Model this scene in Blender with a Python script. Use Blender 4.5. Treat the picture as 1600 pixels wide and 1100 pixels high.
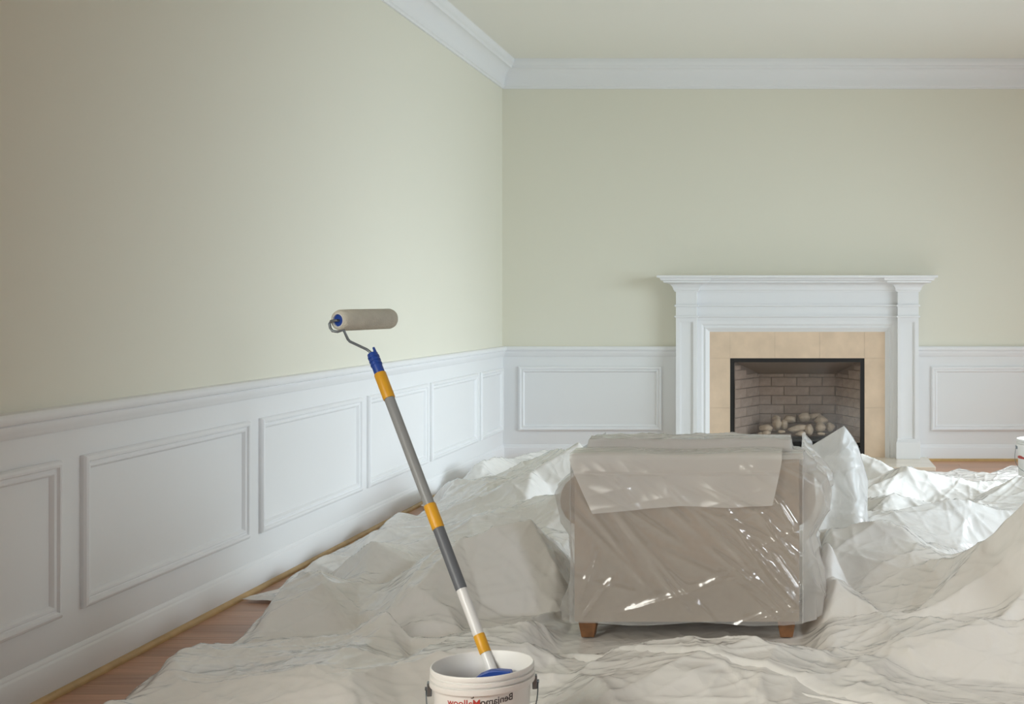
import bpy, bmesh, math, random
import numpy as np
from mathutils import Vector, Matrix
from mathutils.geometry import delaunay_2d_cdt

for o in list(bpy.data.objects):
    bpy.data.objects.remove(o)
scene = bpy.context.scene
COL = scene.collection
rnd = random.Random(11)

# ------------------------------------------------------------------ camera
F = 2000.0                 # focal length in pixels of the 1600x1100 frame
VX, VY = 1250.0, 478.0     # vanishing point of the room's depth
EYE = 1.163
cam_d = bpy.data.cameras.new('camera')
cam = bpy.data.objects.new('camera', cam_d)
COL.objects.link(cam)
cam.location = (0, 0, EYE)
cam.rotation_euler = (math.pi / 2, 0, 0)
cam_d.sensor_width = 36
cam_d.lens = F / 1600 * 36
cam_d.shift_x = (800 - VX) / 1600
cam_d.shift_y = (VY - 550) / 1600
cam_d.clip_end = 100
scene.camera = cam

# ------------------------------------------------------------------ room size
XL, XR = -2.236, 3.7     # side walls
YB, YR = 9.615, -5.0       # fireplace wall, wall behind the camera
ZC = 3.0

# ------------------------------------------------------------------ light
world = bpy.data.worlds.new('sky')
scene.world = world
world.use_nodes = True
wb = world.node_tree.nodes['Background']
wb.inputs[0].default_value = (0.76, 0.88, 1.0, 1)
wb.inputs[1].default_value = 0.3
R = math.radians
# windows as (wall, centre along wall, width, sill, head); daylight enters through each; the last two are added to brighten the film
WIN = [('right', 6.3, 2.8, 0.40, 2.45), ('right', -3.26, 0.7, 1.30, 2.60), ('left', 1.1, 1.7, 0.65, 2.40), ('right', 8.45, 0.9, 0.15, 2.30), ('right', 3.9, 1.2, 0.60, 2.40)]
def window_light(i, yaw, pitch, power, color, spread):
    """daylight just outside window i, turned by yaw along the wall and pitch downward"""
    side, c, w, z0, z1 = WIN[i]
    d = bpy.data.lights.new('daylight_' + side, 'AREA'); d.shape = 'RECTANGLE'; d.size = w*.96; d.size_y = (z1-z0)*.96
    d.energy = power; d.color = color; d.spread = R(spread)
    o = bpy.data.objects.new('daylight_' + side, d); COL.objects.link(o)
    o.location = ((XR + .14) if side == 'right' else (XL - .14), c, (z0+z1)/2)
    o.rotation_euler = (R(90 - pitch), 0, R((90 if side == 'right' else -90) + yaw))
window_light(0, -19, 11, 60, (0.75, 0.89, 1.0), 90)
window_light(1, -60, 6, 8, (0.84, 0.92, 1.0), 25)
window_light(2, 36, 18, 56, (1.0, 0.975, 0.89), 110)
window_light(3, 14, 32, 44, (0.88, 0.94, 1.0), 75)  # added window light, lifts the film in front of the hearth
window_light(4, -14, 46, 24, (0.93, 0.97, 1.0), 58)  # added window light, aimed down to brighten film right of the armchair

vs = scene.view_settings
vs.view_transform = 'Standard'; vs.look = 'None'; vs.gamma = 1.0
vs.use_curve_mapping = False
vs.exposure = 0.0
scene.cycles.max_bounces = 7
scene.cycles.diffuse_bounces = 5
scene.cycles.glossy_bounces = 3
scene.cycles.transparent_max_bounces = 10

# ------------------------------------------------------------------ materials
def mat(name, col, rough=0.5, noise=0.0, nscale=8, bump=0.0, bscale=60, metal=0.0, spec=0.5, sheen=0.0):
    m = bpy.data.materials.new(name); m.use_nodes = True
    nt = m.node_tree; b = nt.nodes['Principled BSDF']
    b.inputs['Base Color'].default_value = (*col, 1)
    b.inputs['Roughness'].default_value = rough
    b.inputs['Metallic'].default_value = metal
    b.inputs['Specular IOR Level'].default_value = spec
    if sheen: b.inputs['Sheen Weight'].default_value = sheen
    tc = nt.nodes.new('ShaderNodeTexCoord')
    if noise:
        n = nt.nodes.new('ShaderNodeTexNoise'); n.inputs['Scale'].default_value = nscale
        n.inputs['Detail'].default_value = 6
        nt.links.new(tc.outputs['Object'], n.inputs['Vector'])
        r = nt.nodes.new('ShaderNodeValToRGB')
        r.color_ramp.elements[0].position = 0.3; r.color_ramp.elements[1].position = 0.7
        r.color_ramp.elements[0].color = (*[c * (1 - noise) for c in col], 1)
        r.color_ramp.elements[1].color = (*[min(1, c * (1 + noise)) for c in col], 1)
        nt.links.new(n.outputs['Fac'], r.inputs['Fac'])
        nt.links.new(r.outputs['Color'], b.inputs['Base Color'])
    if bump:
        n2 = nt.nodes.new('ShaderNodeTexNoise'); n2.inputs['Scale'].default_value = bscale
        n2.inputs['Detail'].default_value = 4
        nt.links.new(tc.outputs['Object'], n2.inputs['Vector'])
        bp = nt.nodes.new('ShaderNodeBump'); bp.inputs['Strength'].default_value = bump
        bp.inputs['Distance'].default_value = 0.004
        nt.links.new(n2.outputs['Fac'], bp.inputs['Height'])
        nt.links.new(bp.outputs['Normal'], b.inputs['Normal'])
    return m

def film_mat(name, col, transp, transl, rough=0.3, bump=0.3, bscale=14, stretch=(1, 1, 1), ior=1.4):
    m = bpy.data.materials.new(name); m.use_nodes = True
    nt = m.node_tree; L = nt.links
    nt.nodes.remove(nt.nodes['Principled BSDF']); out = nt.nodes['Material Output']
    b = nt.nodes.new('ShaderNodeBsdfDiffuse'); b.inputs['Color'].default_value = (*col, 1)
    gl = nt.nodes.new('ShaderNodeBsdfGlossy'); gl.inputs['Roughness'].default_value = rough
    fr = nt.nodes.new('ShaderNodeFresnel'); # thin film: the same sheen seen from either side
    ge = nt.nodes.new('ShaderNodeNewGeometry'); mi = nt.nodes.new('ShaderNodeMix')
    mi.inputs[2].default_value = ior; mi.inputs[3].default_value = 1/ior
    L.new(ge.outputs['Backfacing'], mi.inputs[0]); L.new(mi.outputs[0], fr.inputs['IOR'])
    tc = nt.nodes.new('ShaderNodeTexCoord')
    mp = nt.nodes.new('ShaderNodeMapping'); mp.inputs['Scale'].default_value = stretch
    L.new(tc.outputs['Object'], mp.inputs['Vector'])
    wn = nt.nodes.new('ShaderNodeTexNoise'); wn.inputs['Scale'].default_value = 3.0
    L.new(mp.outputs['Vector'], wn.inputs['Vector'])
    wm = nt.nodes.new('ShaderNodeVectorMath'); wm.operation = 'MULTIPLY_ADD'; wm.inputs[1].default_value = (.35, .35, .35)
    L.new(wn.outputs['Color'], wm.inputs[0]); L.new(mp.outputs['Vector'], wm.inputs[2])
    v1 = nt.nodes.new('ShaderNodeTexVoronoi'); v1.inputs['Scale'].default_value = bscale
    v2 = nt.nodes.new('ShaderNodeTexVoronoi'); v2.inputs['Scale'].default_value = bscale*2.7
    L.new(wm.outputs[0], v1.inputs['Vector']); L.new(wm.outputs[0], v2.inputs['Vector'])
    n = nt.nodes.new('ShaderNodeMath'); n.operation = 'MULTIPLY_ADD'; n.inputs[1].default_value = .35
    L.new(v2.outputs['Distance'], n.inputs[0]); L.new(v1.outputs['Distance'], n.inputs[2])
    bp = nt.nodes.new('ShaderNodeBump'); bp.inputs['Strength'].default_value = bump
    bp.inputs['Distance'].default_value = 0.05
    L.new(n.outputs[0], bp.inputs['Height'])
    L.new(bp.outputs['Normal'], b.inputs['Normal'])
    tl = nt.nodes.new('ShaderNodeBsdfTranslucent'); tl.inputs['Color'].default_value = (*col, 1)
    L.new(bp.outputs['Normal'], tl.inputs['Normal'])
    tr = nt.nodes.new('ShaderNodeBsdfTransparent'); tr.inputs['Color'].default_value = (0.97, 0.97, 0.96, 1)
    m1 = nt.nodes.new('ShaderNodeMixShader'); m1.inputs[0].default_value = transl
    m2 = nt.nodes.new('ShaderNodeMixShader'); m2.inputs[0].default_value = transp
    L.new(b.outputs[0], m1.inputs[1]); L.new(tl.outputs[0], m1.inputs[2])
    L.new(m1.outputs[0], m2.inputs[1]); L.new(tr.outputs[0], m2.inputs[2])
    # sheen of the film surface on top of haze and clear body
    L.new(bp.outputs['Normal'], gl.inputs['Normal']); L.new(bp.outputs['Normal'], fr.inputs['Normal'])
    m3 = nt.nodes.new('ShaderNodeMixShader')
    L.new(fr.outputs[0], m3.inputs[0]); L.new(m2.outputs[0], m3.inputs[1]); L.new(gl.outputs[0], m3.inputs[2])
    L.new(m3.outputs[0], out.inputs['Surface'])
    return m

def glass_mat(name, tint, refl):
    m = bpy.data.materials.new(name); m.use_nodes = True
    nt = m.node_tree; L = nt.links
    nt.nodes.remove(nt.nodes['Principled BSDF']); out = nt.nodes['Material Output']
    tr = nt.nodes.new('ShaderNodeBsdfTransparent'); tr.inputs['Color'].default_value = (*tint, 1)
    gl = nt.nodes.new('ShaderNodeBsdfGlossy'); gl.inputs['Roughness'].default_value = 0.12
    mx = nt.nodes.new('ShaderNodeMixShader'); mx.inputs[0].default_value = refl
    L.new(tr.outputs[0], mx.inputs[1]); L.new(gl.outputs[0], mx.inputs[2]); L.new(mx.outputs[0], out.inputs['Surface'])
    return m

def plank_mat(name, dark, light):
    m = bpy.data.materials.new(name); m.use_nodes = True
    nt = m.node_tree; L = nt.links; b = nt.nodes['Principled BSDF']
    tc = nt.nodes.new('ShaderNodeTexCoord'); oi = nt.nodes.new('ShaderNodeObjectInfo')
    mp = nt.nodes.new('ShaderNodeMapping'); mp.inputs['Scale'].default_value = (1.2, 22, 22)
    vm = nt.nodes.new('ShaderNodeVectorMath'); vm.operation = 'ADD'
    L.new(tc.outputs['Object'], vm.inputs[0]); L.new(oi.outputs['Random'], vm.inputs[1])
    L.new(vm.outputs[0], mp.inputs['Vector'])
    n = nt.nodes.new('ShaderNodeTexNoise'); n.inputs['Scale'].default_value = 2.5; n.inputs['Detail'].default_value = 8
    n.inputs['Distortion'].default_value = 0.5
    L.new(mp.outputs['Vector'], n.inputs['Vector'])
    r = nt.nodes.new('ShaderNodeValToRGB')
    r.color_ramp.elements[0].position = 0.25; r.color_ramp.elements[1].position = 0.8
    r.color_ramp.elements[0].color = (*dark, 1); r.color_ramp.elements[1].color = (*light, 1)
    L.new(n.outputs['Fac'], r.inputs['Fac'])
    hs = nt.nodes.new('ShaderNodeHueSaturation')
    mr = nt.nodes.new('ShaderNodeMapRange'); mr.inputs['To Min'].default_value = 0.85; mr.inputs['To Max'].default_value = 1.12
    L.new(oi.outputs['Random'], mr.inputs['Value']); L.new(mr.outputs[0], hs.inputs['Value'])
    L.new(r.outputs['Color'], hs.inputs['Color']); L.new(hs.outputs['Color'], b.inputs['Base Color'])
    b.inputs['Roughness'].default_value = 0.33
    return m

M = {}
M['cream'] = mat('cream_wall_paint', (0.80, 0.774, 0.655), 0.55, bump=0.06, bscale=220)
M['ceil'] = mat('ceiling_paint', (0.88, 0.86, 0.785), 0.8)
M['trim'] = mat('white_trim_paint', (0.86, 0.86, 0.86), 0.38)
M['wains'] = mat('white_wainscot_paint', (0.84, 0.84, 0.835), 0.42)
M['shoe'] = mat('varnished_oak', (0.55, 0.36, 0.15), 0.4, noise=0.15, nscale=12)
M['plank'] = plank_mat('hardwood_plank', (0.38, 0.185, 0.10), (0.62, 0.345, 0.21))
M['marble'] = mat('cream_marble', (0.79, 0.61, 0.445), 0.25, noise=0.07, nscale=9)
M['hearth'] = mat('polished_hearth_marble', (0.74, 0.66, 0.54), 0.15, noise=0.06, nscale=7)
M['black'] = mat('black_metal', (0.012, 0.011, 0.011), 0.45)
M['brick'] = mat('firebrick', (0.50, 0.375, 0.30), 0.85, noise=0.15, nscale=20, bump=0.3)
M['mortar'] = mat('fire_mortar', (0.33, 0.255, 0.21), 0.9)
M['stone'] = mat('ceramic_stone', (0.62, 0.48, 0.35), 0.85, noise=0.25, nscale=18, bump=0.5, bscale=40)
M['ember'] = mat('charred_ember_bed', (0.05, 0.045, 0.045), 0.95, bump=0.6, bscale=60)
M['fglass'] = glass_mat('firebox_glass', (0.93, 0.93, 0.93), 0.05)
M['wglass'] = glass_mat('window_glass', (0.97, 0.98, 0.98), 0.03)
M['taupe'] = mat('low_bounce_taupe', (0.24, 0.21, 0.165), 0.6)  # unseen right and rear walls, kept dark to cut light bounced into the room
M['fabric'] = mat('taupe_upholstery', (0.37, 0.285, 0.205), 0.9, noise=0.06, nscale=60, bump=0.2, bscale=300)
M['legwood'] = mat('stained_leg_wood', (0.20, 0.09, 0.035), 0.45, noise=0.3, nscale=25)
M['film'] = film_mat('milky_plastic_film', (0.95, 0.93, 0.89), 0.09, 0.08, 0.21, 0.19, 6, ior=1.45)
M['film_peak'] = film_mat('translucent_plastic_film', (0.93, 0.93, 0.92), 0.34, 0.30, 0.25, 0.3, 7)
M['film_top'] = film_mat('hazy_cover_film', (0.93, 0.925, 0.91), 0.36, 0.25, 0.16, 0.12, 9)
M['film_clear'] = film_mat('clear_plastic_film', (0.95, 0.945, 0.93), 0.75, 0.12, 0.14, 0.06, 8, (1, 1, .6), ior=2.0)
M['film_flap'] = film_mat('milky_cover_film', (0.92, 0.895, 0.85), 0.50, 0.2, 0.24, 0.07, 8, ior=1.5)
M['pail'] = mat('white_pail_plastic', (0.80, 0.79, 0.76), 0.35)
M['steel'] = mat('galvanised_wire', (0.22, 0.25, 0.27), 0.38, metal=0.8)
M['red_ink'] = mat('red_print', (0.45, 0.05, 0.04), 0.5)
M['black_ink'] = mat('dark_print', (0.06, 0.05, 0.05), 0.5)
M['brown_ink'] = mat('brown_print', (0.30, 0.20, 0.09), 0.5)
M['nap'] = mat('roller_nap', (0.62, 0.60, 0.51), 0.95, noise=0.06, nscale=30, bump=0.8, bscale=260)
M['blue'] = mat('blue_plastic', (0.012, 0.06, 0.33), 0.4)
M['yellow'] = mat('yellow_plastic', (0.72, 0.36, 0.02), 0.4)
M['grey1'] = mat('grey_pole_fibreglass', (0.27, 0.28, 0.28), 0.4)
M['grey2'] = mat('slate_pole_sleeve', (0.12, 0.13, 0.145), 0.45)
M['white_pole'] = mat('white_pole_enamel', (0.75, 0.75, 0.74), 0.3)
M['wframe'] = mat('window_frame_paint', (0.85, 0.85, 0.84), 0.4)

# ------------------------------------------------------------------ builders
class MB:
    def __init__(s): s.v = []; s.f = []
    def add(s, vs, fs):
        b = len(s.v); s.v += [tuple(p) for p in vs]; s.f += [tuple(i + b for i in f) for f in fs]
    def box(s, x0, x1, y0, y1, z0, z1):
        s.add([(x0,y0,z0),(x1,y0,z0),(x1,y1,z0),(x0,y1,z0),(x0,y0,z1),(x1,y0,z1),(x1,y1,z1),(x0,y1,z1)],
              [(0,3,2,1),(4,5,6,7),(0,1,5,4),(1,2,6,5),(2,3,7,6),(3,0,4,7)])
    def lathe(s, prof, n=48, close=False):
        b = []
        for r, z in prof:
            for k in range(n):
                a = 2 * math.pi * k / n; b.append((r * math.cos(a), r * math.sin(a), z))
        fs = []
        m = len(prof)
        for i in range(m - 1 + (1 if close else 0)):
            j = (i + 1) % m
            for k in range(n):
                k2 = (k + 1) % n
                fs.append((i*n+k, i*n+k2, j*n+k2, j*n+k))
        s.add(b, fs)
    def disc(s, r, z, n=48, up=True):
        vs = [(r*math.cos(2*math.pi*k/n), r*math.sin(2*math.pi*k/n), z) for k in range(n)]
        s.add(vs, [tuple(range(n)) if up else tuple(reversed(range(n)))])
    def tube(s, pts, rad, n=12, cap=True):
        pts = [Vector(p) for p in pts]
        rads = rad if isinstance(rad, (list, tuple)) else [rad] * len(pts)
        up = None; vs = []
        for i, p in enumerate(pts):
            t = (pts[min(i+1, len(pts)-1)] - pts[max(i-1, 0)]).normalized()
            if up is None:
                up = Vector((0,0,1)) if abs(t.z) < 0.9 else Vector((1,0,0))
            a = (up - t * up.dot(t)).normalized(); b = t.cross(a); up = a
            for k in range(n):
                q = 2*math.pi*k/n
                vs.append(p + (a*math.cos(q) + b*math.sin(q)) * rads[i])
        fs = []
        for i in range(len(pts)-1):
            for k in range(n):
                k2 = (k+1) % n
                fs.append((i*n+k, i*n+k2, (i+1)*n+k2, (i+1)*n+k))
        if cap:
            fs.append(tuple(reversed(range(n)))); l = (len(pts)-1)*n
            fs.append(tuple(range(l, l+n)))
        s.add(vs, fs)
    def grid(s, P):      # P[rows][cols] of points (numpy array)
        h, w = P.shape[:2]
        idx = np.arange(h*w).reshape(h, w)
        q = np.stack([idx[:-1,:-1], idx[:-1,1:], idx[1:,1:], idx[1:,:-1]], -1).reshape(-1, 4)
        s.add(P.reshape(-1, 3).tolist(), [tuple(r) for r in q.tolist()])
    def sweep(s, prof, fn0, fn1, close=True):
        """profile points (p, h) placed at both ends by functions"""
        n = len(prof)
        vs = [fn0(*q) for q in prof] + [fn1(*q) for q in prof]
        fs = []
        for i in range(n if close else n - 1):
            j = (i+1) % n
            fs.append((i, j, n+j, n+i))
        fs.append(tuple(range(n))); fs.append(tuple(reversed(range(n, 2*n))))
        s.add(vs, fs)
    def mesh(s, name):
        me = bpy.data.meshes.new(name); me.from_pydata(s.v, [], s.f); me.update()
        bm = bmesh.new(); bm.from_mesh(me); bmesh.ops.recalc_face_normals(bm, faces=bm.faces); bm.to_mesh(me); bm.free()
        return me
    def build(s, name, m, parent=None, smooth=0, bevel=0, origin=None):
        if origin is not None:
            s.v = [(a-origin[0], b-origin[1], c-origin[2]) for a, b, c in s.v]
        me = s.mesh(name)
        if bevel:
            bm = bmesh.new(); bm.from_mesh(me)
            bmesh.ops.remove_doubles(bm, verts=bm.verts, dist=1e-5)
            ed = [e for e in bm.edges if len(e.link_faces) == 2 and e.calc_face_angle(0) > 0.6]
            bmesh.ops.bevel(bm, geom=ed, offset=bevel, segments=2, affect='EDGES', profile=0.6)
            bm.to_mesh(me); bm.free()
        me.materials.append(m)
        o = bpy.data.objects.new(name, me); COL.objects.link(o)
        if origin is not None: o.location = origin
        if parent is not None: o.parent = parent
        if smooth:
            me.polygons.foreach_set('use_smooth', [True] * len(me.polygons))
            if smooth < 180:
                try: me.set_sharp_from_angle(angle=math.radians(smooth))
                except Exception: pass
        return o

def tag(o, label, cat, group=None, kind=None):
    if label: o['label'] = label
    if cat: o['category'] = cat
    if group: o['group'] = group
    if kind: o['kind'] = kind
    return o
def struct(o, label):
    o['kind'] = 'structure'; o['label'] = label; return o
def empty(name, loc):
    o = bpy.data.objects.new(name, None); COL.objects.link(o); o.location = loc; o.empty_display_size = 0.1
    return o
def P(px, py, Y):          # the point at depth Y that the photo shows at (px, py)
    return Vector(((px - VX) * Y / F, Y, EYE - (py - VY) * Y / F))
def setparent(o, p):
    o.parent = p
    o.matrix_parent_inverse = Matrix.Translation(-Vector(p.location))
    return o

# ================================================================== STRUCTURE
# ---- floor with planks
mb = MB(); mb.box(XL - 0.1, XR + 0.1, YR - 0.1, YB + 0.6, -0.12, -0.018)
floor = struct(mb.build('floor', M['mortar']), 'reddish brown hardwood plank floor beneath the plastic sheets')
PW = 0.105; lens = [1.25, 1.6, 1.9]
plank_me = {}
for Lh in lens + [0.8]:
    b = MB(); b.box(0, Lh - 0.0015, 0, PW - 0.0012, -0.018, 0)
    me = b.mesh('plank'); me.materials.append(M['plank']); plank_me[Lh] = me
y = 3.2; row = 0; npl = 0
while y < YB - 0.01:
    x = XL - rnd.choice([0.0, 0.35, 0.7, 1.0]) * (row % 3 > 0)
    while x < XR:
        Lh = rnd.choice(lens)
        o = bpy.data.objects.new('plank', plank_me[Lh]); COL.objects.link(o)
        o.location = (x, y, 0); o.parent = floor; npl += 1
        x += Lh
    y += PW; row += 1
mb = MB(); y = 3.2 - PW
while y > YR:
    mb.box(XL, XR, y, y + PW - 0.0012, -0.018, 0); y -= PW
pk = mb.build('plank_rows', M['plank'], floor); pk['kind'] = 'stuff'

# ---- walls with openings for windows
def wall_with_openings(name, side, openings, label):
    mb = MB()
    if side in ('left', 'right'):
        a0, a1 = YR - 0.1, YB + 0.1
        X0, X1 = (XL - 0.12, XL) if side == 'left' else (XR, XR + 0.12)
        put = lambda u0, u1, z0, z1: mb.box(X0, X1, u0, u1, z0, z1)
    else:
        a0, a1 = XL, XR
        Y0, Y1 = (YR - 0.12, YR)
        put = lambda u0, u1, z0, z1: mb.box(u0, u1, Y0, Y1, z0, z1)
    u = a0
    for c, w, z0, z1 in sorted(openings):
        put(u, c - w/2, -0.1, ZC + 0.05)
        put(c - w/2, c + w/2, -0.1, z0); put(c - w/2, c + w/2, z1, ZC + 0.05)
        u = c + w/2
    put(u, a1, -0.1, ZC + 0.05)
    return struct(mb.build(name, M['cream'] if side == 'left' else M['taupe']), label)
ops = {s: [(c, w, a, b) for ss, c, w, a, b in WIN if ss == s] for s in ('left', 'right', 'rear')}
wall_left = wall_with_openings('wall_left', 'left', ops['left'], 'long cream wall with white panelled wainscot on the left')
wall_right = wall_with_openings('wall_right', 'right', ops['right'], 'taupe wall with windows on the right, out of view, darkened to cut bounced light')
wall_rear = wall_with_openings('wall_rear', 'rear', ops['rear'], 'unseen taupe wall behind the viewer, darkened to cut bounced light')

FX = -0.02                       # fireplace axis
mb = MB()
mb.box(XL - 0.1, FX - 0.52, YB, YB + 0.12, -0.1, ZC + 0.05)
mb.box(FX + 0.52, XR + 0.1, YB, YB + 0.12, -0.1, ZC + 0.05)
mb.box(FX - 0.52, FX + 0.52, YB, YB + 0.12, 0.80, ZC + 0.05)
wall_back = struct(mb.build('wall_back', M['cream']), 'cream fireplace wall at the far end of the room')
mb = MB(); mb.box(XL - 0.1, XR + 0.1, YR - 0.1, YB + 0.1, ZC, ZC + 0.1)
struct(mb.build('ceiling', M['ceil']), 'plain pale cream ceiling')

# ---- windows (frame, panes) in the openings
for i, (side, c, w, z0, z1) in enumerate(WIN):
    def bx(mb, u0, u1, d0, d1, a, b):
        if side == 'right': mb.box(XR + d0, XR + d1, u0, u1, a, b)
        elif side == 'left': mb.box(XL - d1, XL - d0, u0, u1, a, b)
        else: mb.box(u0, u1, YR - d1, YR - d0, a, b)
    mb = MB()
    for u0, u1, a, b in ((c-w/2-.07, c-w/2+.03, z0-.07, z1+.07), (c+w/2-.03, c+w/2+.07, z0-.07, z1+.07),
                         (c-w/2+.03, c+w/2-.03, z0-.07, z0+.03), (c-w/2+.03, c+w/2-.03, z1-.03, z1+.07)):
        bx(mb, u0, u1, -.02, .06, a, b)
    win = struct(mb.build('window_%d' % (i + 1), M['wframe']), 'white framed window in the %s wall, %s' % (side, ('broad, opposite the corner', 'small and high, behind the viewer', 'beside the viewer', 'narrow, nearest the fireplace, added to brighten the film', 'level with the armchair, added to brighten the film')[i]))
    m2 = MB(); bx(m2, c-.02, c+.02, .02, .05, z0+.03, z1-.03); m2.build('mullion', M['wframe'], win)
    m2 = MB(); bx(m2, c-w/2+.03, c+w/2-.03, .025, .045, (z0+z1)/2-.02, (z0+z1)/2+.02); m2.build('sash_rail', M['wframe'], win)
    for s0, s1 in ((c-w/2+.03, c-.02), (c+.02, c+w/2-.03)):
        m2 = MB(); bx(m2, s0, s1, .033, .037, z0+.03, z1-.03); m2.build('pane', M['wglass'], win)

# ---- wainscot, rail, baseboard, shoe, crown
WZ = 0.80
def run(prof, wall, name, m, label, u0, u1, mit0, mit1, parent=None, smooth=0):
    """sweep a profile (projection p, height z) along a wall from u0 to u1; mit = how much the end moves per p"""
    mb = MB()
    if wall == 'left':
        f0 = lambda p, z: (XL + p, u0 + mit0 * p, z); f1 = lambda p, z: (XL + p, u1 + mit1 * p, z)
    elif wall == 'right':
        f0 = lambda p, z: (XR - p, u0 + mit0 * p, z); f1 = lambda p, z: (XR - p, u1 + mit1 * p, z)
    elif wall == 'back':
        f0 = lambda p, z: (u0 + mit0 * p, YB - p, z); f1 = lambda p, z: (u1 + mit1 * p, YB - p, z)
    else:
        f0 = lambda p, z: (u0 + mit0 * p, YR + p, z); f1 = lambda p, z: (u1 + mit1 * p, YR + p, z)
    mb.sweep(prof, f0, f1)
    o = mb.build(name, m, parent, smooth=smooth)
    if parent is None: struct(o, label)
    return o
def arc(cx, cz, r, a0, a1, n=8):
    return [(cx + r*math.cos(R(a0 + (a1-a0)*i/n)), cz + r*math.sin(R(a0 + (a1-a0)*i/n))) for i in range(n+1)]
RAIL = [(0, .785), (.012, .785), (.016, .79)] + [(.018 + .010*math.sin(t*math.pi/2), .795 + .028*t) for t in (0, .25, .5, .75, 1)] + \
       [(.026, .826), (.036, .829), (.040, .835), (.042, .844), (.040, .853), (.034, .859), (0, .861)]
BASE = [(0, 0), (.020, 0), (.020, .100), (.018, .104), (.014, .108), (.013, .116), (.008, .122), (0, .124)]
SHOE = [(.018, 0)] + [(.020 + .016*math.cos(R(a)), .019*math.sin(R(a))) for a in range(0, 91, 15)] + [(.018, .019)]
CROWN = [(0, 2.793), (.012, 2.793), (.014, 2.806), (.022, 2.812), (.024, 2.822)] + \
        [(.024 + .066*(1-math.cos(R(a))), 2.822 + .112*math.sin(R(a))) for a in range(10, 91, 10)] + \
        [(.094, 2.940), (.096, 2.952), (.108, 2.962), (.114, 2.975), (.116, 3.0), (0, 3.0)]
PM = [(0, 0), (0, .011), (.005, .018), (.012, .021), (.019, .019), (.023, .011), (.027, .010), (.032, .013), (.038, .012), (.043, .006), (.046, 0)]

tn = 1
for wall, u0, u1, m0, m1, lab in (('left', YR, YB, 1, -1, 'left wall'), ('back', XL, XR, 1, -1, 'fireplace wall'),
                             ('right', YR, YB, 1, -1, 'right wall'), ('rear', XL, XR, 1, -1, 'wall behind the viewer')):
    run(CROWN, wall, 'trim_%d' % tn, M['trim'], 'wide white crown moulding along the ' + lab, u0, u1, m0, m1, smooth=35); tn += 1
def split_runs(wall, z):
    """stretches of a wall that rail or base may run along"""
    a, b = (YR, YB) if wall in ('left', 'right') else (XL, XR)
    segs = [(a, b, 1, -1)]
    if wall == 'back': segs = [(XL, FX - .90, 1, 0), (FX + .90, XR, 0, -1)]
    if z > .7 and wall != 'back':
        out = []
        for (u0, u1, q0, q1) in segs:
            cur, qc = u0, q0
            for c, w, z0, z1 in sorted(ops[wall]):
                out.append((cur, c - w/2 - .07, qc, 0)); cur, qc = c + w/2 + .07, 0
            out.append((cur, u1, qc, q1))
        segs = out
    return segs
WALLOBJ = {'left': wall_left, 'right': wall_right, 'back': wall_back, 'rear': wall_rear}
for wall in ('left', 'back', 'right', 'rear'):
    for k, (u0, u1, m0, m1) in enumerate(split_runs(wall, .8)):
        run(RAIL, wall, 'trim_%d' % tn, M['trim'], 'white chair rail along the %s wall%s' % (wall, ', stretch %d' % (k+1) if k else ''), u0, u1, m0, m1, smooth=35); tn += 1
    for k, (u0, u1, m0, m1) in enumerate(split_runs(wall, .1)):
        nm = 'baseboard_' + wall
        run(BASE, wall, nm, M['trim'], 'white baseboard along the %s wall%s' % (wall, ' right of the fireplace' if k else ''), u0, u1, m0, m1, smooth=35)
        run(SHOE, wall, 'trim_%d' % tn, M['shoe'], 'thin golden oak shoe strip below the %s baseboard%s' % (wall, ' right of the fireplace' if k else ''), u0, u1, m0, m1, smooth=35); tn += 1
        # white wainscot board behind rail and base
        zt = WZ if wall in ('left', 'back') or True else WZ
        if wall in ('left', 'back'):
            run([(0, 0), (.006, 0), (.006, zt), (0, zt)], wall, 'wainscot', M['wains'], '', u0, u1, 0, 0, parent=WALLOBJ[wall])
        else:
            segs = split_runs(wall, .8)
            run([(0, 0), (.006, 0), (.006, .67), (0, .67)], wall, 'wainscot', M['wains'], '', u0, u1, 0, 0, parent=WALLOBJ[wall])

def panel(wall, u0, u1, z0, z1):
    mb = MB(); n = len(PM); B = .006
    rings = []
    for o, h in PM:
        c = [(u0+o, z0+o), (u1-o, z0+o), (u1-o, z1-o), (u0+o, z1-o)]
        if wall == 'left': rings.append([(XL + B + h, u, z) for u, z in c])
        elif wall == 'right': rings.append([(XR - B - h, u, z) for u, z in c])
        else: rings.append([(u, YB - B - h, z) for u, z in c])
    vs = [p for r in rings for p in r]; fs = []
    for i in range(n - 1):
        for k in range(4):
            k2 = (k+1) % 4
            fs.append((i*4+k, i*4+k2, (i+1)*4+k2, (i+1)*4+k))
    mb.add(vs, fs)
    return mb.build('panel_molding', M['trim'], WALLOBJ[wall], smooth=30)
def yl(px): return -XL * F / (VX - px)
PZ0, PZ1 = .226, .700
for a, b in ((122, 383), (402, 560), (571, 664), (670, 742.5), (748, 782)):
    panel('left', yl(a), yl(b), PZ0, PZ1)
yy = yl(87)
for k in range(4):
    panel('left', yy - 1.16, yy, PZ0, PZ1); yy -= 1.28
panel('back', (810-VX)/208.3, (1034-VX)/208.3, PZ0, PZ1 + .01)
panel('back', (1455-VX)/208.3, (1455-VX)/208.3 + 1.08, PZ0, PZ1 + .01)
panel('back', 2.2, 3.5, PZ0, PZ1 + .01)
for k in range(7):
    panel('right', 8.05 - k*1.28, 9.2 - k*1.28, PZ0, .64)

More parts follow.
